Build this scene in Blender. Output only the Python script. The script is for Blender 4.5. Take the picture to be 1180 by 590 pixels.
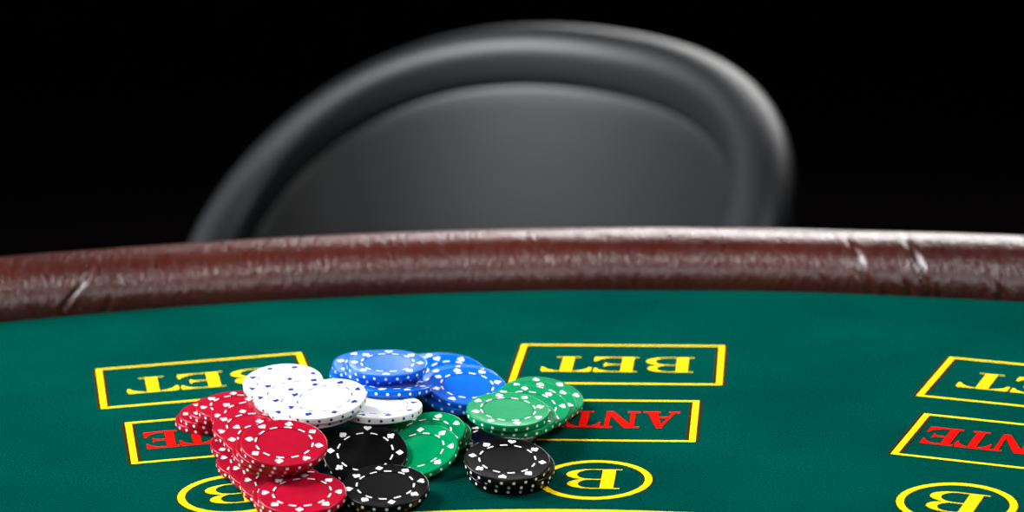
import bpy, bmesh, math, random
from mathutils import Vector, Matrix
PI = math.pi
for o in list(bpy.data.objects): bpy.data.objects.remove(o)
S = bpy.context.scene
COL = S.collection
TZ = 0.76                                   # height of the felt above the floor; x,y in the tables below are millimetres from below the camera

def W(x, y, z=0.0): return Vector((x/1000, y/1000, z/1000 + TZ))

# ---------------------------------------------------------------- camera
cam_d = bpy.data.cameras.new('camera'); cam = bpy.data.objects.new('camera', cam_d); COL.objects.link(cam)
S.camera = cam
cam_d.sensor_fit = 'HORIZONTAL'; cam_d.sensor_width = 36
cam_d.lens = 36*2829.042/1180
cam_d.clip_start = 0.05; cam_d.clip_end = 60
E_, R_ = 0.2548, -0.0255
fwd = Vector((0, math.cos(E_), -math.sin(E_))); up0 = Vector((0, math.sin(E_), math.cos(E_))); rt0 = Vector((1, 0, 0))
IR = rt0*math.cos(R_) + up0*math.sin(R_); IU = up0*math.cos(R_) - rt0*math.sin(R_)
m = Matrix((IR, IU, -fwd)).transposed().to_4x4(); m.translation = W(0, 0, 381.2371)
cam.matrix_world = m
cam_d.dof.use_dof = True; cam_d.dof.focus_distance = 1.13
cam_d.dof.aperture_fstop = (cam_d.lens/1000)/0.0108
# ---------------------------------------------------------------- light
w = bpy.data.worlds.new('world'); S.world = w; w.use_nodes = True
w.node_tree.nodes['Background'].inputs[0].default_value = (0.5, 0.55, 0.6, 1)
w.node_tree.nodes['Background'].inputs[1].default_value = 0.02
def area(name, loc, target, sx, sy, power, col=(1, 1, 1)):
    d = bpy.data.lights.new(name, 'AREA'); d.shape = 'RECTANGLE'; d.size = sx; d.size_y = sy; d.energy = power; d.color = col
    o = bpy.data.objects.new(name, d); COL.objects.link(o); o.location = loc
    o.rotation_euler = (Vector(target) - Vector(loc)).to_track_quat('-Z', 'Y').to_euler(); return o
area('back_softbox_light', (1.0, 4.7, 2.02), (0.3, 1.3, TZ), 2.2, 0.55, 64, (1, .98, .97))
for x_, p_ in ((-1.15, 8.6), (1.15, 4.6)):
    o = area('hanging_softbox_light', (x_, 1.15, 2.2), (0.05, 1.36, TZ), 0.6, 0.6, p_); o.data.spread = math.radians(75)
area('front_softbox_light', (-0.1, -0.35, 1.9), (0, 1.3, TZ), 0.8, 0.6, 12.5)
area('side_softbox_light', (-2.6, 2.0, 2.0), (0.2, 2.3, .75), 1.0, 1.0, 155, (.95, .98, 1))
S.view_settings.view_transform = 'Standard'; S.view_settings.look = 'None'
S.view_settings.gamma = 1; S.view_settings.use_curve_mapping = False; S.view_settings.exposure = 0.0

# ---------------------------------------------------------------- helpers
def lin(c):
    return tuple(((v/255)/12.92 if v/255 <= .04045 else ((v/255+.055)/1.055)**2.4) for v in c) + (1,)
def mat(name, rgb, rough=.5, **kw):
    m = bpy.data.materials.new(name); m.use_nodes = True
    b = m.node_tree.nodes['Principled BSDF']
    b.inputs['Base Color'].default_value = lin(rgb); b.inputs['Roughness'].default_value = rough
    for k, v in kw.items(): b.inputs[k.replace('_', ' ')].default_value = v
    return m
def nodes(m): return m.node_tree.nodes, m.node_tree.links, m.node_tree.nodes['Principled BSDF']
def texco(m, scale=(1, 1, 1), rot=(0, 0, 0), out='Object'):
    n, l, b = nodes(m); t = n.new('ShaderNodeTexCoord'); mp = n.new('ShaderNodeMapping')
    mp.inputs['Scale'].default_value = scale; mp.inputs['Rotation'].default_value = rot
    l.new(t.outputs[out], mp.inputs[0]); return mp.outputs[0]
def noise(m, vec, scale, detail=3, rough=.5):
    n, l, b = nodes(m); t = n.new('ShaderNodeTexNoise'); t.inputs['Scale'].default_value = scale
    t.inputs['Detail'].default_value = detail; t.inputs['Roughness'].default_value = rough
    l.new(vec, t.inputs['Vector']); return t.outputs['Fac']
def ramp(m, fac, c0, c1, p0=.3, p1=.7):
    n, l, b = nodes(m); r = n.new('ShaderNodeValToRGB'); l.new(fac, r.inputs[0])
    r.color_ramp.elements[0].position = p0; r.color_ramp.elements[1].position = p1
    r.color_ramp.elements[0].color = c0; r.color_ramp.elements[1].color = c1; return r.outputs[0]
def bump(m, fac, strength, dist, prev=None):
    n, l, b = nodes(m); t = n.new('ShaderNodeBump'); t.inputs['Strength'].default_value = strength
    t.inputs['Distance'].default_value = dist; l.new(fac, t.inputs['Height'])
    if prev: l.new(prev, t.inputs['Normal'])
    return t.outputs[0]
def link_bump(m, o): n, l, b = nodes(m); l.new(o, b.inputs['Normal'])
def obj(name, bm, mats, parent=None, smooth=True, loc=None):
    me = bpy.data.meshes.new(name); bm.to_mesh(me); bm.free()
    for x in (mats if isinstance(mats, (list, tuple)) else [mats]): me.materials.append(x)
    if smooth: me.polygons.foreach_set('use_smooth', [True]*len(me.polygons))
    o = bpy.data.objects.new(name, me); COL.objects.link(o)
    if parent: o.parent = parent
    if loc is not None: o.location = loc
    return o
def tag(o, label=None, cat=None, group=None, kind=None):
    if label: o['label'] = label
    if cat: o['category'] = cat
    if group: o['group'] = group
    if kind: o['kind'] = kind
    return o
def empty(name, loc):
    o = bpy.data.objects.new(name, None); COL.objects.link(o); o.location = loc; o.empty_display_size = .05; return o
def grid_faces(bm, rows, close_u=False, close_v=False, mi=0):
    nu, nv = len(rows), len(rows[0])
    for i in range(nu if close_u else nu-1):
        for j in range(nv if close_v else nv-1):
            a, b, c, d = rows[i][j], rows[(i+1) % nu][j], rows[(i+1) % nu][(j+1) % nv], rows[i][(j+1) % nv]
            q = []
            for v in (a, b, c, d):
                if v not in q: q.append(v)
            if len(q) > 2:
                try: f = bm.faces.new(q); f.material_index = mi
                except ValueError: pass
def lathe(bm, prof, n=64, mi=0, c=(0, 0)):
    rows = []
    for k in range(n):
        a = 2*PI*k/n
        rows.append([bm.verts.new((c[0]+r*math.cos(a), c[1]+r*math.sin(a), z)) for r, z in prof])
    grid_faces(bm, rows, close_u=True, mi=mi)

# ---------------------------------------------------------------- the room
m_floor = mat('dark_floor_carpet', (10, 8, 8), .9, Specular_IOR_Level=.0)
v = texco(m_floor, (1, 1, 1)); nf = noise(m_floor, v, 180, 4)
n_, l_, b_ = nodes(m_floor); l_.new(ramp(m_floor, nf, lin((4, 3, 3)), lin((9, 6, 6))), b_.inputs['Base Color']); link_bump(m_floor, bump(m_floor, nf, .4, .004))
m_wall = mat('dark_wall_paint', (2, 1, 1), .95, Specular_IOR_Level=.0)
v = texco(m_wall); nw = noise(m_wall, v, 25, 4)
n_, l_, b_ = nodes(m_wall); l_.new(ramp(m_wall, nw, lin((2, 1, 1)), lin((5, 3, 3))), b_.inputs['Base Color']); link_bump(m_wall, bump(m_wall, nw, .15, .002))
def box_bm(x0, x1, y0, y1, z0, z1, bev=0):
    bm = bmesh.new(); bmesh.ops.create_cube(bm, size=1)
    for v in bm.verts: v.co = Vector(((x0+x1)/2+v.co.x*(x1-x0), (y0+y1)/2+v.co.y*(y1-y0), (z0+z1)/2+v.co.z*(z1-z0)))
    if bev: bmesh.ops.bevel(bm, geom=list(bm.edges), offset=bev, segments=3, affect='EDGES', profile=.5)
    return bm
RX, RY0, RY1, RZ = 4.0, -2.0, 6.5, 3.0
for nm, a, m_ in (('floor', (-RX, RX, RY0, RY1, -.1, 0), m_floor), ('ceiling', (-RX, RX, RY0, RY1, RZ, RZ+.1), m_wall),
              ('wall_left', (-RX-.1, -RX, RY0, RY1, 0, RZ), m_wall), ('wall_right', (RX, RX+.1, RY0, RY1, 0, RZ), m_wall),
              ('wall_back', (-RX, RX, RY1, RY1+.1, 0, RZ), m_wall), ('wall_front', (-RX, RX, RY0-.1, RY0, 0, RZ), m_wall)):
    tag(obj(nm, box_bm(*a), m_, smooth=False), kind='structure')

# ---------------------------------------------------------------- materials of the table
FELT = (0, 82, 70)
def fabric(name, rgb, rgb2, rough=.95, bs=.35):
    m = mat(name, rgb, rough, Specular_IOR_Level=.0)
    v = texco(m); n1 = noise(m, v, 900, 3, .6); n2 = noise(m, v, 14, 3); n, l, b = nodes(m)
    mx = n.new('ShaderNodeMath'); mx.operation = 'MULTIPLY_ADD'; l.new(n1, mx.inputs[0]); mx.inputs[1].default_value = .75
    m2 = n.new('ShaderNodeMath'); m2.operation = 'MULTIPLY'; l.new(n2, m2.inputs[0]); m2.inputs[1].default_value = .25; l.new(m2.outputs[0], mx.inputs[2])
    l.new(ramp(m, mx.outputs[0], lin(rgb), lin(rgb2), .36, .66), b.inputs['Base Color'])
    link_bump(m, bump(m, n1, bs, .0006)); return m
m_felt = fabric('green_felt', (0, 43, 38), (0, 70, 61))
m_yellow = fabric('yellow_felt_print', (214, 180, 8), (242, 216, 30), bs=.2)
m_red = fabric('red_felt_print', (215, 8, 8), (245, 25, 18), bs=.2)
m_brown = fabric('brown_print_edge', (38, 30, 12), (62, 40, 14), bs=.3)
m_leather = mat('brown_leather', (54, 15, 8), .36, Specular_IOR_Level=.6)
v = texco(m_leather); n1 = noise(m_leather, v, 7, 4); n, l, b = nodes(m_leather)
l.new(ramp(m_leather, n1, lin((44, 10, 5)), lin((66, 19, 9))), b.inputs['Base Color'])
vo = n.new('ShaderNodeTexVoronoi'); vo.inputs['Scale'].default_value = 420
vs = texco(m_leather, (1.0, .55, .55), (0, 0, .6)); l.new(vs, vo.inputs['Vector'])
g1 = noise(m_leather, texco(m_leather, (2.6, .7, .7), (0, .0, .75)), 130, 4, .6)
bb = bump(m_leather, vo.outputs['Distance'], .35, .0006); bb = bump(m_leather, g1, .8, .0012, bb)
g2 = noise(m_leather, v, 28, 3); bb = bump(m_leather, g2, .2, .003, bb); link_bump(m_leather, bb)
l.new(ramp(m_leather, g1, (.26, .26, .26, 1), (.38, .38, .38, 1)), b.inputs['Roughness'])
m_wood = mat('dark_table_wood', (40, 18, 10), .4)
v = texco(m_wood, (1, 8, 8)); n1 = noise(m_wood, v, 6, 5); n, l, b = nodes(m_wood); l.new(ramp(m_wood, n1, lin((30, 12, 6)), lin((60, 28, 15))), b.inputs['Base Color'])

# ---------------------------------------------------------------- the card table
TXC, TYC, TR = -20.55, 401.34, 980.0        # centre and radius of the round side
table = tag(empty('card_table', (TXC/1000, 0.9, 0)), 'half-round card table with green felt, yellow and red betting boxes and padded brown leather rail', 'table')
def T(bm):                                   # world (absolute) mesh into the table's frame
    for v in bm.verts: v.co -= table.location
    return bm
def arcpt(r, th, z): return W(TXC + r*math.sin(th), TYC + r*math.cos(th), z)
# felt: a thick slab with a straight dealer side
bm = bmesh.new(); NA = 160
top = [bm.verts.new(arcpt(TR+14, -PI/2+PI*k/NA, 0)) for k in range(NA+1)]
bot = [bm.verts.new(arcpt(TR+14, -PI/2+PI*k/NA, -22)) for k in range(NA+1)]
bm.faces.new(list(reversed(top))); bm.faces.new(bot)
for k in range(NA+1):
    j = (k+1) % (NA+1); bm.faces.new((top[k], top[j], bot[j], bot[k]))
bmesh.ops.recalc_face_normals(bm, faces=bm.faces)
tag(obj('felt_surface', T(bm), m_felt, table, smooth=False), 'green felt playing surface')
# padded rail
RA, RB, RZC, RN = 35.0, 25.0, 2.0, 2.25
RC0 = RA*(1-(RZC/RB)**RN)**(1/RN)
CRE = [((-.2255, 1.0), (-.2450, -.02), 2.2, .0018), ((-.2174, .15), (-.2275, -.3), 1.9, .0018), ((-.2360, .15), (-.2480, -.3), 1.4, .0020),
       ((.2150, 1.35), (.2340, -.05), 2.4, .0019), ((.2490, 1.35), (.2680, -.05), 2.8, .0020), ((.2680, .25), (.2742, -.33), 1.8, .0018),
       ((.2490, .30), (.2590, -.32), 1.9, .0020), ((.2370, .12), (.2450, -.32), 1.5, .0020), ((.1990, .40), (.2106, -.2), 1.0, .0020),
       ((.3010, .38), (.3110, -.32), 2.0, .0020), ((.3080, .10), (.3150, -.35), 1.4, .0016), ((.0845, .02), (.0905, -.3), .8, .0014),
       ((.1010, .05), (.1060, -.3), .6, .0014), ((-.1205, .05), (-.1190, -.3), .8, .0016), ((-.2490, .20), (-.2570, -.25), .7, .0020)]
def crease(th, t):
    d = 0.0
    for (a0, t0), (a1, t1), dep, wd in CRE:
        if abs(th-(a0+a1)/2) > .05: continue
        u = (t-t0)/(t1-t0)
        uu = min(max(u, 0), 1)
        ac = a0 + (a1-a0)*uu + .0012*math.sin(uu*5)
        off = th-ac; over = max(0, -u)+max(0, u-1)
        env = math.sin(PI*min(1, .10+.55*uu))*math.exp(-(over*3)**2)
        g = math.exp(-(off/wd)**2) - .28*math.exp(-((off-wd*2.1)/(wd*1.6))**2) - .22*math.exp(-((off+wd*2.2)/(wd*1.9))**2)
        d -= .75*dep*env*g
    return d
ths = []; a = -PI/2
while a < PI/2:
    ths.append(a); a += .00075 if -.33 < a < .36 else .02
ths.append(PI/2)
rnd = random.Random(3); wob = [(rnd.uniform(6, 60), rnd.uniform(0, 6), rnd.uniform(.05, .22)) for _ in range(10)]
bm = bmesh.new(); rows = []; NP = 110
for th in ths:
    row = []; wv = sum(c*math.sin(a_*th*1.0+b_) for a_, b_, c in wob)
    for j in range(NP):
        t = 2*PI*j/NP - .6
        tt = (t+PI) % (2*PI) - PI
        ct, st = math.cos(tt), math.sin(tt)
        d = 0
        if -.7 < tt < 1.9: d = crease(th, tt) + wv*(.8+.5*math.sin(tt*3+th*9))
        rr = RA+d; rb = RB+d; cs = math.copysign(abs(ct)**(2/RN), ct); sn = math.copysign(abs(st)**(2/RN), st)
        row.append(bm.verts.new(arcpt(TR+RC0-rr*cs, th, RZC+rb*sn)))
    rows.append(row)
grid_faces(bm, rows, close_v=True)
bm.faces.new(rows[0]); bm.faces.new(list(reversed(rows[-1])))
bmesh.ops.recalc_face_normals(bm, faces=bm.faces)
tag(obj('padded_rail', T(bm), m_leather, table), 'rounded brown leather rail with wrinkles')
# apron below the rail, dealer edge strip and two pedestals
bm = bmesh.new(); rows = []
for k in range(NA+1):
    th = -PI/2+PI*k/NA
    rows.append([bm.verts.new(arcpt(r, th, z)) for r, z in ((TR+20, -22), (TR+44, -14), (TR+44, -110), (TR+20, -110))])
grid_faces(bm, rows, close_v=True); bm.faces.new(rows[0]); bm.faces.new(list(reversed(rows[-1]))); bmesh.ops.recalc_face_normals(bm, faces=bm.faces)
obj('apron', T(bm), m_wood, table, smooth=False)
obj('dealer_edge', T(box_bm((TXC-TR-40)/1000, (TXC+TR+40)/1000, .375, TYC/1000-.0005, TZ-.11, TZ+.004, .004)), m_wood, table, smooth=False)
for sx in (-.5, .5):
    bm = bmesh.new()
    lathe(bm, [(0, 0), (.26, 0), (.26, .03), (.2, .05), (.07, .09), (.06, .2), (.075, .4), (.06, .6), (.16, .70), (.18, TZ-.022), (0, TZ-.022)], 48)
    for v in bm.verts: v.co += Vector((sx+TXC/1000, .85, 0))
    obj('pedestal', T(bm), m_wood, table)

# ---------------------------------------------------------------- print on the felt
SXC, SYC, A0, DA = -24.3434, 522.4398, -.1938, .3046
RBET, RANTE, RCIRC = 714.3331, 621.9298, 536.57
def seat(k, R, s, h, z):
    a = A0+DA*k; nx, ny = math.sin(a), math.cos(a)
    return W(SXC+nx*(R+h)+ny*s, SYC+ny*(R+h)-nx*s, z)
ZB, ZP = .10, .20
def poly(bm, k, R, pts, z, mi):
    f = bm.faces.new([bm.verts.new(seat(k, R, s, h, z)) for s, h in pts]); f.material_index = mi
    f.normal_update()
    if f.normal.z < 0: f.normal_flip()
def frame(bm, k, R, w, h, tx, ty, dx, z, mi, n=60):
    def side(p, q):                          # wavy edged bar p..q
        (x0, y0), (x1, y1) = p, q
        a = [(x0+(x1-x0)*0, y0), (x1, y0), (x1, y1), (x0, y1)]; poly(bm, k, R, a, z, mi)
    side((-w-dx, h-ty), (w+dx, h)); side((-w-dx, -h), (w+dx, -h+ty))
    side((-w-dx, -h+ty), (-w+tx+dx, h-ty)); side((w-tx-dx, -h+ty), (w+dx, h-ty))
def ell(cx, cy, rx, ry, a0, a1, n=24): return [(cx+rx*math.cos(a0+(a1-a0)*i/n), cy+ry*math.sin(a0+(a1-a0)*i/n)) for i in range(n+1)]
# serif capitals, cap height 1: lists of polygons
HL = .036
def rect(x0, x1, y0, y1): return [(x0, y0), (x1, y0), (x1, y1), (x0, y1)]
def wedge(x0, x1, y0, tip, out):             # bracket serif hanging from a hairline: wide at the outer end
    return [(x0, y0), (x1, y0), (x1, y0+tip), (x1-(x1-x0)*.12, y0+tip), (x1-(x1-x0)*.35, y0+tip*.45), (x1-(x1-x0)*.7, y0+tip*.15)]
def glyph(c, hl=HL, st=.235):
    P = []
    if c == 'B':
        w = .97; s0 = .11
        P += [rect(s0, s0+st, 0, 1), rect(0, .55, 0, hl), rect(0, .52, 1-hl, 1), rect(s0+st, .55, .51, .51+hl)]
        for cy0, cy1, xr in ((0, .51+hl, w), (.51, 1, w-.05)):
            c_, ry = (cy0+cy1)/2, (cy1-cy0)/2; cx = .52
            o = ell(cx, c_, xr-cx, ry, -PI/2, PI/2); i = ell(cx, c_, xr-cx-.19, ry-hl, -PI/2, PI/2)
            for a in range(24): P.append([o[a], o[a+1], i[a+1], i[a]])
        return P, w
    if c == 'E':
        w = .90; s0 = .10
        P += [rect(s0, s0+st, 0, 1), rect(0, w, 0, hl), rect(0, w-.03, 1-hl, 1), rect(s0+st, .58, .49, .49+hl)]
        P += [wedge(.55, w, hl, .24, 0), [(x, 1-y) for x, y in wedge(.55, w-.03, hl, .22, 0)]]
        P += [[(.44, .49), (.60, .47), (.68, .37), (.68, .66), (.60, .55), (.44, .49+hl)]]
        return P, w
    if c == 'T':
        w = 1.0
        P += [rect(.5-st/2, .5+st/2, 0, 1), rect(.5-st/2-.13, .5+st/2+.13, 0, hl), rect(.03, .97, 1-hl, 1)]
        q = [(x, 1-y) for x, y in wedge(.64, 1.0, hl, .26, 0)]; P += [q, [(1-x, y) for x, y in q]]
        return P, w
    if c == 'A':
        w = .92; th = st*1.05
        P += [[(.46-.04, 1.0), (.46+.10, 1.0), (.84, 0), (.84-th, 0)], [(.44, .97), (.50, .93), (.17, 0), (.11, 0)]]
        P += [rect(.22, .66, .30, .30+hl*1.2), rect(0, .28, 0, hl), rect(.50, .94, 0, hl)]
        return P, w
    if c == 'N':
        w = 1.0; h2 = hl*1.5
        P += [[(.10, 1), (.10+st*1.15, 1), (.90, 0), (.90-st*.75, 0)], rect(.13, .13+h2, 0, 1), rect(.86-h2+.04, .90, 0, 1)]
        P += [rect(0, .33, 0, hl), rect(-.02, .30, 1-hl, 1), rect(.69, 1.04, 1-hl, 1)]
        return P, w
def letters(bm, k, R, text, x_at, cap, yc, widths, ink, hl=HL):
    # the writing faces the players: it reads right to left seen from the dealer
    for c, x0, wd in zip(text, x_at, widths):
        P, w = glyph(c, hl)
        for ip, p in enumerate(P):
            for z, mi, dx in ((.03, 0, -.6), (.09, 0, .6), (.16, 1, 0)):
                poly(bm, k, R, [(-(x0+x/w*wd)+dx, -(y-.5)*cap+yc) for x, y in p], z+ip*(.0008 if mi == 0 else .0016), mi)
for k in range(3):
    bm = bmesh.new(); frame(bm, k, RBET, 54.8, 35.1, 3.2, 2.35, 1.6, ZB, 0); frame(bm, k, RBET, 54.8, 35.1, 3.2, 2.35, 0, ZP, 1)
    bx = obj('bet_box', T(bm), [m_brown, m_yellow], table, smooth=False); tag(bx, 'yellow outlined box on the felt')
    bm = bmesh.new(); letters(bm, k, RBET, 'BET', (-39.2, -10.2, 14.0), 26, -.6, (25.2, 23.6, 26.2), 1)
    tag(obj('bet_lettering', T(bm), [m_brown, m_yellow], bx, smooth=False), 'yellow serif lettering BET')
    bm = bmesh.new(); frame(bm, k, RANTE, 44.1, 31.8, 3.2, 2.35, 1.6, ZB, 0); frame(bm, k, RANTE, 44.1, 31.8, 3.2, 2.35, 0, ZP, 1)
    bx = obj('ante_box', T(bm), [m_brown, m_yellow], table, smooth=False); tag(bx, 'yellow outlined box on the felt')
    bm = bmesh.new(); letters(bm, k, RANTE, 'ANTE', (-35.2, -15.7, 3.0, 20.0), 25, 1.0, (17.6, 18.4, 16.6, 16.0), 1, .075)
    tag(obj('ante_lettering', T(bm), [m_brown, m_red], bx, smooth=False), 'red serif lettering ANTE')
    bm = bmesh.new()
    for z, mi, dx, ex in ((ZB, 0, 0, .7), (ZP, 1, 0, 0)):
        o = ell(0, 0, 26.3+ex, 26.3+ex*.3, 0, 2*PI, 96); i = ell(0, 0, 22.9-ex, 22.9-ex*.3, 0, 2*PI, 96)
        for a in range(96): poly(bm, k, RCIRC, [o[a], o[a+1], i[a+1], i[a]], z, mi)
    bx = obj('bonus_circle', T(bm), [m_brown, m_yellow], table, smooth=False); tag(bx, 'yellow ring on the felt')
    bm = bmesh.new(); letters(bm, k, RCIRC, 'B', (-12.0,), 26, 1.0, (25.5,), 1)
    tag(obj('bonus_lettering', T(bm), [m_brown, m_yellow], bx, smooth=False), 'yellow serif letter B')
bm = bmesh.new()
for k2 in range(120):
    a0_, a1_ = -.6+1.3*k2/120, -.6+1.3*(k2+1)/120
    for z, mi, r0, r1 in ((ZB, 0, 493.2, 498.3), (ZP, 1, 493.8, 497.8)):
        f = bm.faces.new([bm.verts.new(W(SXC+r*math.sin(a_), SYC+r*math.cos(a_), z)) for r, a_ in ((r0, a0_), (r0, a1_), (r1, a1_), (r1, a0_))]); f.material_index = mi
bmesh.ops.recalc_face_normals(bm, faces=bm.faces)
for f in bm.faces:
    if f.normal.z < 0: f.normal_flip()
tag(obj('boundary_line', T(bm), [m_brown, m_yellow], table, smooth=False), 'thin curved yellow line on the felt')

# ---------------------------------------------------------------- the chair
m_chair = mat('black_chair_leather', (21, 23, 26), .47, Specular_IOR_Level=.5)
v = texco(m_chair); n1 = noise(m_chair, v, 260, 4); link_bump(m_chair, bump(m_chair, n1, .25, .0008))
m_chrome = mat('brushed_steel', (150, 150, 152), .3, Metallic=1.0)
CX, CY, CA, CB, CYAW, CZT, CK, CQ = -46.7, 2249.2, 336.2, 207.8, -.86, -41.9, 328.15, 1.24
chair = tag(empty('tub_chair', (CX/1000, CY/1000, 0)), 'black leather tub chair with a curved padded back, blurred behind the table', 'chair')
def CT(bm):
    for v in bm.verts: v.co -= chair.location
    return bm
SEATZ = 440-760
def chair_pt(ph, off, z, ztop):
    # off: outward distance from the rim curve; the shell narrows downwards
    t = (ztop-z)/(ztop-(SEATZ-120)+1); t = min(max(t, 0), 1)
    nar = 1-.20*t*t
    nx, ny = math.sin(ph)/CA, math.cos(ph)/CB; L_ = math.hypot(nx, ny); nx /= L_; ny /= L_
    x = CA*math.sin(ph)*nar+nx*off; y = CB*math.cos(ph)*nar+ny*off
    return W(CX+x*math.cos(CYAW)-y*math.sin(CYAW), CY+x*math.sin(CYAW)+y*math.cos(CYAW), z)
def rimz(ph): return CZT-CK*((1-math.cos(ph))/2)**CQ
def shell(phs, prof, taper_end=True):
    bm = bmesh.new(); rows = []
    for ph in phs:
        zt = rimz(ph); rows.append([bm.verts.new(chair_pt(ph, o, zfun(zt), zt)) for o, zfun in prof])
    grid_faces(bm, rows, close_v=True); bm.faces.new(rows[0]); bm.faces.new(list(reversed(rows[-1])))
    bmesh.ops.recalc_face_normals(bm, faces=bm.faces); return bm
PHM = 2.15
phs = [-PHM+2*PHM*k/140 for k in range(141)]
RR = 27.0
prof = []
for k in range(11): prof.append((RR-4*k/10*.5, (lambda f: lambda zt: (SEATZ-110)+(zt-(SEATZ-110))*f)(k/11)))
for k in range(17):
    a = PI*k/16; prof.append((RR*math.cos(a), (lambda s: lambda zt: zt+s)(RR*math.sin(a))))
prof += [(-RR, lambda zt: zt-18), (-RR+1.5, lambda zt: zt-27), (-RR+4, lambda zt: zt-31), (-RR+16, lambda zt: zt-33)]
prof += [(-RR+16, lambda zt: SEATZ-110)]
obj('backrest_shell', CT(shell(phs, prof)), m_chair, chair)
# inner upholstery: a padded panel inside the rolled rim
prof = [(-RR+15, lambda zt: SEATZ-100), (-RR+15, lambda zt: zt-32)]
for f_, o_ in ((0, 4), (.01, 2.5), (.03, 1), (.08, -1), (.2, -5), (.4, -10), (.6, -13), (.8, -12), (1, -6)):
    prof.append((-RR+3+o_, (lambda f: lambda zt: (zt-30)+((SEATZ-60)-(zt-30))*f)(f_)))
obj('inner_upholstery', CT(shell([p*.985 for p in phs], prof)), m_chair, chair)
# seat cushion: rounded slab inside the shell
bm = bmesh.new(); rows = []
for k in range(96):
    ph = 2*PI*k/96; row = []
    for f_, z_ in ((0, SEATZ-100), (.55, SEATZ-100), (.80, SEATZ-96), (.84, SEATZ-70), (.84, SEATZ-30), (.80, SEATZ-8), (.70, SEATZ+3), (.4, SEATZ+10), (0, SEATZ+12)):
        x, y = CA*.92*f_*math.sin(ph), CB*.95*f_*math.cos(ph)
        if math.cos(ph) < 0: y *= 1.18
        row.append(bm.verts.new(W(CX+x*math.cos(CYAW)-y*math.sin(CYAW), CY+x*math.sin(CYAW)+y*math.cos(CYAW), z_)))
    rows.append(row)
grid_faces(bm, rows, close_u=True); bmesh.ops.remove_doubles(bm, verts=bm.verts, dist=1e-5); bmesh.ops.recalc_face_normals(bm, faces=bm.faces)
obj('seat_cushion', CT(bm), m_chair, chair)
bm = bmesh.new(); lathe(bm, [(0, .30), (.035, .30), (.035, .06), (.045, .05), (.05, .032)], 32); obj('column', bm, m_chrome, chair)
bm = bmesh.new(); lathe(bm, [(0, .036), (.05, .034), (.2, .018), (.23, .010), (.232, 0), (0, 0)], 64); obj('round_base', bm, m_chrome, chair)
bm = bmesh.new(); lathe(bm, [(0, .345), (.16, .345), (.17, .335), (.15, .30), (0, .30)], 48); obj('seat_plate', bm, m_chrome, chair)

# ---------------------------------------------------------------- poker chips
CR, CTK = .0195, .0033
def plastic(name, rgb, rough, spec=.2):
    m = mat(name, rgb, rough, Specular_IOR_Level=spec)
    v = texco(m); n1 = noise(m, v, 1500, 2); n2 = noise(m, v, 160, 3); n, l, b = nodes(m)
    l.new(ramp(m, n2, lin(tuple(c*.97 for c in rgb)), lin(tuple(min(255, c*1.02+1) for c in rgb))), b.inputs['Base Color'])
    link_bump(m, bump(m, n1, .12, .0002)); return m
P_RED = plastic('red_chip_plastic', (154, 12, 38), .22); P_BLUE = plastic('blue_chip_plastic', (0, 92, 212), .2)
P_GREEN = plastic('green_chip_plastic', (0, 128, 78), .22, .1); P_BLACK = plastic('black_chip_plastic', (9, 9, 10), .26)
P_WHITE = plastic('white_chip_plastic', (235, 235, 233), .36)
P_INKW = mat('white_chip_inlay', (245, 245, 245), .45); P_INKB = mat('blue_chip_inlay', (8, 42, 140), .45)
def suit_shapes(kind, s):
    if kind == 'diamond': return [[(s*.52, 0), (0, s*.50), (-s*.52, 0), (0, -s*.50)]]
    circ = lambda cx, cy, r: [(cx+r*math.cos(2*PI*i/14), cy+r*math.sin(2*PI*i/14)) for i in range(14)]
    stem = [(-s*.52, -s*.17), (-s*.52, s*.17), (-s*.05, s*.05), (-s*.05, -s*.05)]
    if kind == 'club': return [circ(s*.25, 0, s*.23), circ(-s*.10, s*.25, s*.23), circ(-s*.10, -s*.25, s*.23), circ(0, 0, s*.14), stem]
    body = []
    for i in range(28):                      # heart curve, tip towards -x
        a = 2*PI*i/28
        hx = 16*math.sin(a)**3; hy = 13*math.cos(a)-5*math.cos(2*a)-2*math.cos(3*a)-math.cos(4*a)
        body.append((s*(hy+2.5)/32*.98, s*hx/32*.98))
    if kind == 'heart': return [body]
    return [[(-x+s*.08, y) for x, y in body], stem]
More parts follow.
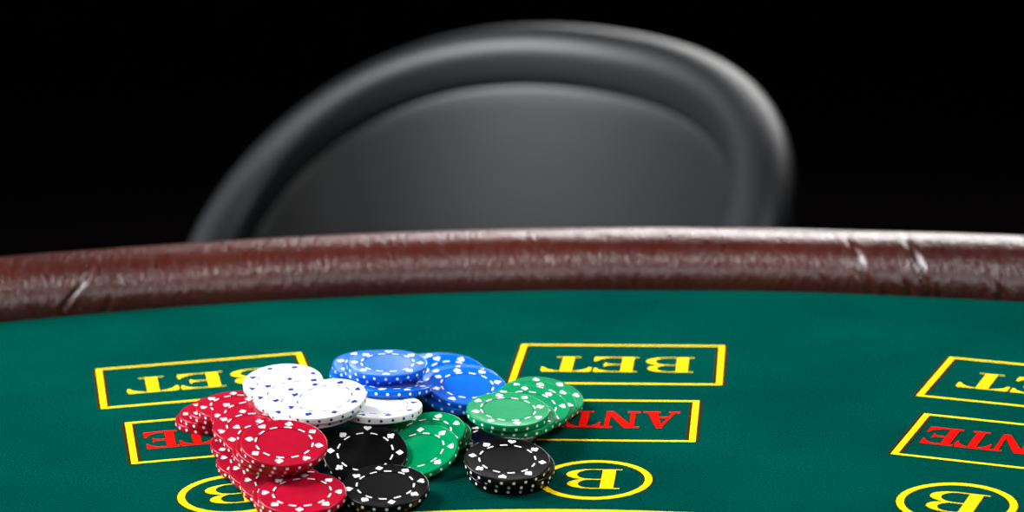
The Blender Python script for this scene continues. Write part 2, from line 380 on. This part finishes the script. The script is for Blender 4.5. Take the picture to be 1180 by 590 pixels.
def chip_mesh(name, base, ink):
    bm = bmesh.new(); R = CR; H = CTK/2
    prof = [(0, H-.00012), (.0118, H-.00012), (.0119, H-.0004), (.0122, H-.0004), (.01228, H), (R-.0009, H), (R-.0006, H+.00004), (R-.0003, H-.00005), (R-.00008, H-.0003), (R, H-.0007)]
    full = prof + [(r, -z) for r, z in reversed(prof)]
    lathe(bm, full, 96)
    bmesh.ops.remove_doubles(bm, verts=bm.verts, dist=1e-7)
    E = .00003
    for sgn in (1, -1):
        def face(pts):
            if sgn < 0: pts = [(x, -y) for x, y in pts]
            f = bm.faces.new([bm.verts.new((x, y, sgn*(H+E))) for x, y in pts]); f.material_index = 1; f.normal_update()
            if f.normal.z*sgn < 0: f.normal_flip()
        for k in range(8):                   # suits: heart, club, diamond, spade going clockwise
            a = -k*PI/4; kind = ('heart', 'club', 'diamond', 'spade')[k % 4]
            for sh in suit_shapes(kind, .0038 if kind != 'diamond' else .0037):
                face([((.0159+x)*math.cos(a)-y*math.sin(a), (.0159+x)*math.sin(a)+y*math.cos(a)) for x, y in sh])
        for k in range(12):                  # dashed ring
            a0 = 2*PI*(k+.25)/12; a1 = 2*PI*(k+.76)/12; r0, r1 = (.0124, .01315) if ink is P_INKW else (.0124, .0131)
            o = [(r1*math.cos(a0+(a1-a0)*i/6), r1*math.sin(a0+(a1-a0)*i/6)) for i in range(7)]
            i_ = [(r0*math.cos(a0+(a1-a0)*i/6), r0*math.sin(a0+(a1-a0)*i/6)) for i in range(7)]
            face(o+list(reversed(i_)))
    for k in range(22):                      # dots round the edge
        a = 2*PI*k/22; pts = []
        for i in range(12):
            b = 2*PI*i/12; aa = a+.00072*math.cos(b)/CR
            pts.append(bm.verts.new(((R+E)*math.cos(aa), (R+E)*math.sin(aa), .00072*math.sin(b))))
        f = bm.faces.new(pts); f.material_index = 1; f.normal_update()
        if f.normal.dot(Vector((math.cos(a), math.sin(a), 0))) < 0: f.normal_flip()
    me = bpy.data.meshes.new(name); bm.to_mesh(me); bm.free()
    me.materials.append(base); me.materials.append(ink)
    me.polygons.foreach_set('use_smooth', [p.material_index == 0 for p in me.polygons])
    me.set_sharp_from_angle(angle=math.radians(50))
    return me
MESH = {'r': chip_mesh('red_poker_chip', P_RED, P_INKW), 'b': chip_mesh('blue_poker_chip', P_BLUE, P_INKW), 'g': chip_mesh('green_poker_chip', P_GREEN, P_INKW),
        'k': chip_mesh('black_poker_chip', P_BLACK, P_INKW), 'w': chip_mesh('white_poker_chip', P_WHITE, P_INKB)}
GROUP = {'r': 'red poker chips in the heap', 'b': 'blue poker chips in the heap', 'g': 'green poker chips in the heap', 'k': 'black poker chips in the heap', 'w': 'white poker chips in the heap'}
# colour, centre of the top face (mm), face normal, turn of the printed ring (degrees), label
CHIPS = [
    ('k', (-9.62, 1110.46, 3.43), (0.0071, -0.0046, 1.0000), 127, 'black poker chip in shadow under the green stack, behind the separate black stack'),
    ('g', (-40.85, 1105.76, 6.31), (-0.0915, -0.1281, 0.9875), 3, 'green poker chip peeking out in shadow beneath the two leaning green chips'),
    ('g', (-43.41, 1097.91, 9.79), (-0.1336, -0.2320, 0.9635), 20, 'dark green poker chip behind the steeply leaning green one, partly under a white chip'),
    ('g', (-46.31, 1075.25, 9.65), (-0.1809, -0.2878, 0.9404), -5, 'dark green poker chip leaning steeply on the table, right of the black pair'),
    ('k', (-69.74, 1069.47, 11.62), (0.0344, -0.3940, 0.9185), 88, 'black poker chip tilted steeply below the white chips, partly under another black chip'),
    ('k', (-60.29, 1035.31, 5.79), (0.0219, -0.1315, 0.9911), 25, 'black poker chip hidden in shadow beneath the front chip of the left black pair'),
    ('k', (-58.92, 1031.20, 9.00), (0.0179, -0.1555, 0.9877), 12, 'front black poker chip of the left pair, whole face showing beside a red chip'),
    ('r', (-148.50, 1152.27, 3.31), (0.0005, -0.0036, 1.0000), 35, 'bottom red poker chip of the low stack at far left, lying over the ANTE letters'),
    ('r', (-145.93, 1150.04, 6.61), (-0.0033, -0.0160, 0.9999), 8, 'red poker chip third from the top of the low stack at far left'),
    ('r', (-141.30, 1146.29, 10.04), (-0.0013, -0.0217, 0.9998), 30, 'red poker chip second from the top of the low stack at far left'),
    ('r', (-125.82, 1106.38, 4.92), (0.0451, -0.0720, 0.9964), 170, 'red poker chip of which a small left edge peeks out under the red row'),
    ('r', (-119.90, 1078.24, 5.66), (0.0759, -0.1057, 0.9915), 175, 'hindmost red poker chip of the row sliding down towards the front red chip'),
    ('r', (-112.24, 1061.09, 6.65), (0.0954, -0.1409, 0.9854), 180, 'second red poker chip from the back in the row sliding to the front red chip'),
    ('r', (-105.23, 1043.78, 6.79), (0.0966, -0.1434, 0.9849), 178, 'third red poker chip from the back in the row sliding to the front red chip'),
    ('r', (-98.03, 1025.78, 7.39), (0.0704, -0.1310, 0.9889), 172, 'red poker chip directly under the front red chip, only its left rim showing'),
    ('r', (-94.93, 1018.78, 11.10), (0.0149, -0.1355, 0.9907), 180, 'red poker chip with its whole face showing at the front edge of the heap'),
    ('r', (-135.81, 1139.98, 13.29), (0.0039, -0.0400, 0.9992), 12, 'hindmost red poker chip, its back edge next to the hindmost white chip'),
    ('r', (-126.49, 1118.99, 15.49), (0.0258, -0.1247, 0.9919), 10, 'red poker chip overlapped by the hindmost white chip, in the middle of the red row'),
    ('r', (-123.03, 1096.44, 16.32), (0.0864, -0.1549, 0.9841), 25, 'red poker chip whose left half shows behind the tall red stack'),
    ('r', (-116.04, 1078.05, 16.80), (0.1065, -0.1724, 0.9793), 150, 'red poker chip half covered by the top of the tall red stack'),
    ('r', (-108.54, 1049.10, 20.72), (0.0825, -0.2066, 0.9749), 5, 'red poker chip third from the top of the tall red stack, only rim showing'),
    ('r', (-106.55, 1045.83, 23.40), (0.0889, -0.2157, 0.9724), 20, 'red poker chip directly beneath the top chip of the tall red stack'),
    ('r', (-104.09, 1043.09, 26.12), (0.0921, -0.2240, 0.9702), 131, 'red poker chip on top of the tall red stack, its whole face showing'),
    ('b', (-73.17, 1159.27, 6.89), (0.0077, -0.0242, 0.9997), 0, 'blue poker chip low in the tall blue stack, covered by the white chips'),
    ('b', (-72.07, 1157.09, 10.26), (0.0076, -0.0263, 0.9996), 17, 'blue poker chip low in the tall blue stack, covered by the white chips'),
    ('g', (11.13, 1162.03, 6.70), (0.1226, -0.1305, 0.9838), 30, 'bottom green poker chip of the bright green stack, just a rim showing'),
    ('g', (14.53, 1154.23, 9.43), (0.1757, -0.1611, 0.9712), 15, 'rightmost green poker chip, fanned out at the back of the bright green stack'),
    ('b', (-40.75, 1223.41, 5.13), (0.0333, -0.0374, 0.9987), 15, 'blue poker chip at the very back, a thin edge showing behind the deep blue one'),
    ('b', (-32.25, 1185.79, 10.13), (0.1012, -0.3480, 0.9320), 117, 'deep blue poker chip tilted up at the back, right of the tall blue stack'),
    ('b', (-27.12, 1171.22, 13.60), (0.0333, -0.0696, 0.9970), 140, 'blue poker chip squeezed between the deep blue chip and the tilted blue chip'),
    ('b', (-26.32, 1146.91, 14.99), (0.0936, -0.1734, 0.9804), 12, 'blue poker chip directly beneath the tilted one next to the green stack'),
    ('b', (-23.54, 1145.98, 18.11), (0.0970, -0.1827, 0.9784), 64, 'blue poker chip tilted next to the bright green stack, its whole face showing'),
    ('w', (-63.66, 1104.53, 22.24), (0.0092, 0.0154, 0.9998), 60, 'separate white poker chip lying flat beneath the edge-on blue chip'),
    ('b', (-74.02, 1173.29, 14.21), (0.0082, -0.0333, 0.9994), 32, 'blue poker chip fifth from the top of the tall blue stack, left rim showing'),
    ('b', (-73.13, 1175.80, 17.94), (0.0082, -0.0368, 0.9993), 10, 'blue poker chip fourth from the top of the tall blue stack, left rim showing'),
    ('b', (-71.63, 1174.84, 21.83), (0.0414, -0.0484, 0.9980), 125, 'blue poker chip jutting out left near the top of the tall blue stack'),
    ('b', (-59.79, 1131.95, 24.16), (0.0512, 0.1286, 0.9904), -60, 'blue poker chip lying nearly edge-on upon a single white chip'),
    ('b', (-63.53, 1144.80, 28.84), (0.0416, -0.0192, 0.9989), 100, 'blue poker chip directly beneath the top chip of the tall blue stack'),
    ('b', (-61.74, 1140.64, 32.35), (0.0406, -0.0427, 0.9983), 90, 'blue poker chip on top of the tall blue stack, its whole face showing'),
    ('w', (-113.47, 1146.26, 22.57), (0.0006, -0.1504, 0.9886), 28, 'hindmost white poker chip, lying over the red chips and beside the letter B'),
    ('w', (-105.92, 1121.65, 24.01), (-0.0166, -0.1570, 0.9875), 12, 'second white poker chip counted from the back of the white row'),
    ('w', (-97.89, 1104.08, 25.91), (-0.0744, -0.1624, 0.9839), 35, 'third white poker chip counted from the back of the white row'),
    ('w', (-90.46, 1092.69, 28.12), (-0.0831, -0.1636, 0.9830), 5, 'white poker chip directly beneath the top one of the white row, thin rim showing'),
    ('w', (-88.88, 1089.52, 31.42), (-0.0925, -0.1721, 0.9807), 20, 'white poker chip on top of the white row, its whole face showing'),
    ('g', (10.40, 1131.66, 14.49), (0.1559, -0.1864, 0.9700), 38, 'green poker chip fourth from the top of the bright green stack, fanned right'),
    ('g', (6.49, 1118.66, 16.19), (0.1418, -0.1916, 0.9712), 7, 'green poker chip third from the top of the bright green stack, fanned right'),
    ('k', (-3.28, 1056.62, 5.95), (0.0495, -0.1331, 0.9899), 5, 'bottom black poker chip of the separate black stack beside the yellow ring'),
    ('k', (-2.39, 1053.97, 9.54), (0.0611, -0.1683, 0.9838), 20, 'black poker chip in the middle of the separate black stack, only rim showing'),
    ('k', (-4.45, 1051.38, 12.69), (0.0631, -0.1760, 0.9824), 82, 'black poker chip on top of the separate black stack in front of the green stack'),
    ('g', (-0.26, 1097.45, 18.58), (0.0593, -0.1167, 0.9914), 22, 'green poker chip directly beneath the top chip of the bright green stack'),
    ('g', (-3.65, 1094.93, 22.08), (0.0699, -0.1080, 0.9917), -30, 'green poker chip on top of the bright green stack, its whole face showing'),
]
for c, (x, y, z), nv, spin, label in CHIPS:
    n_v = Vector(nv).normalized(); ax = Vector((1, 0, 0)); ax = (ax-n_v*ax.dot(n_v)).normalized(); ay = n_v.cross(ax)
    s = math.radians(spin); X = ax*math.cos(s)+ay*math.sin(s); Y = n_v.cross(X)
    M = Matrix((X, Y, n_v)).transposed().to_4x4(); M.translation = W(x, y, z) - n_v*(CTK/2)
    o = bpy.data.objects.new(MESH[c].name, MESH[c]); COL.objects.link(o); o.matrix_world = M
    tag(o, label, 'poker chip', GROUP[c])
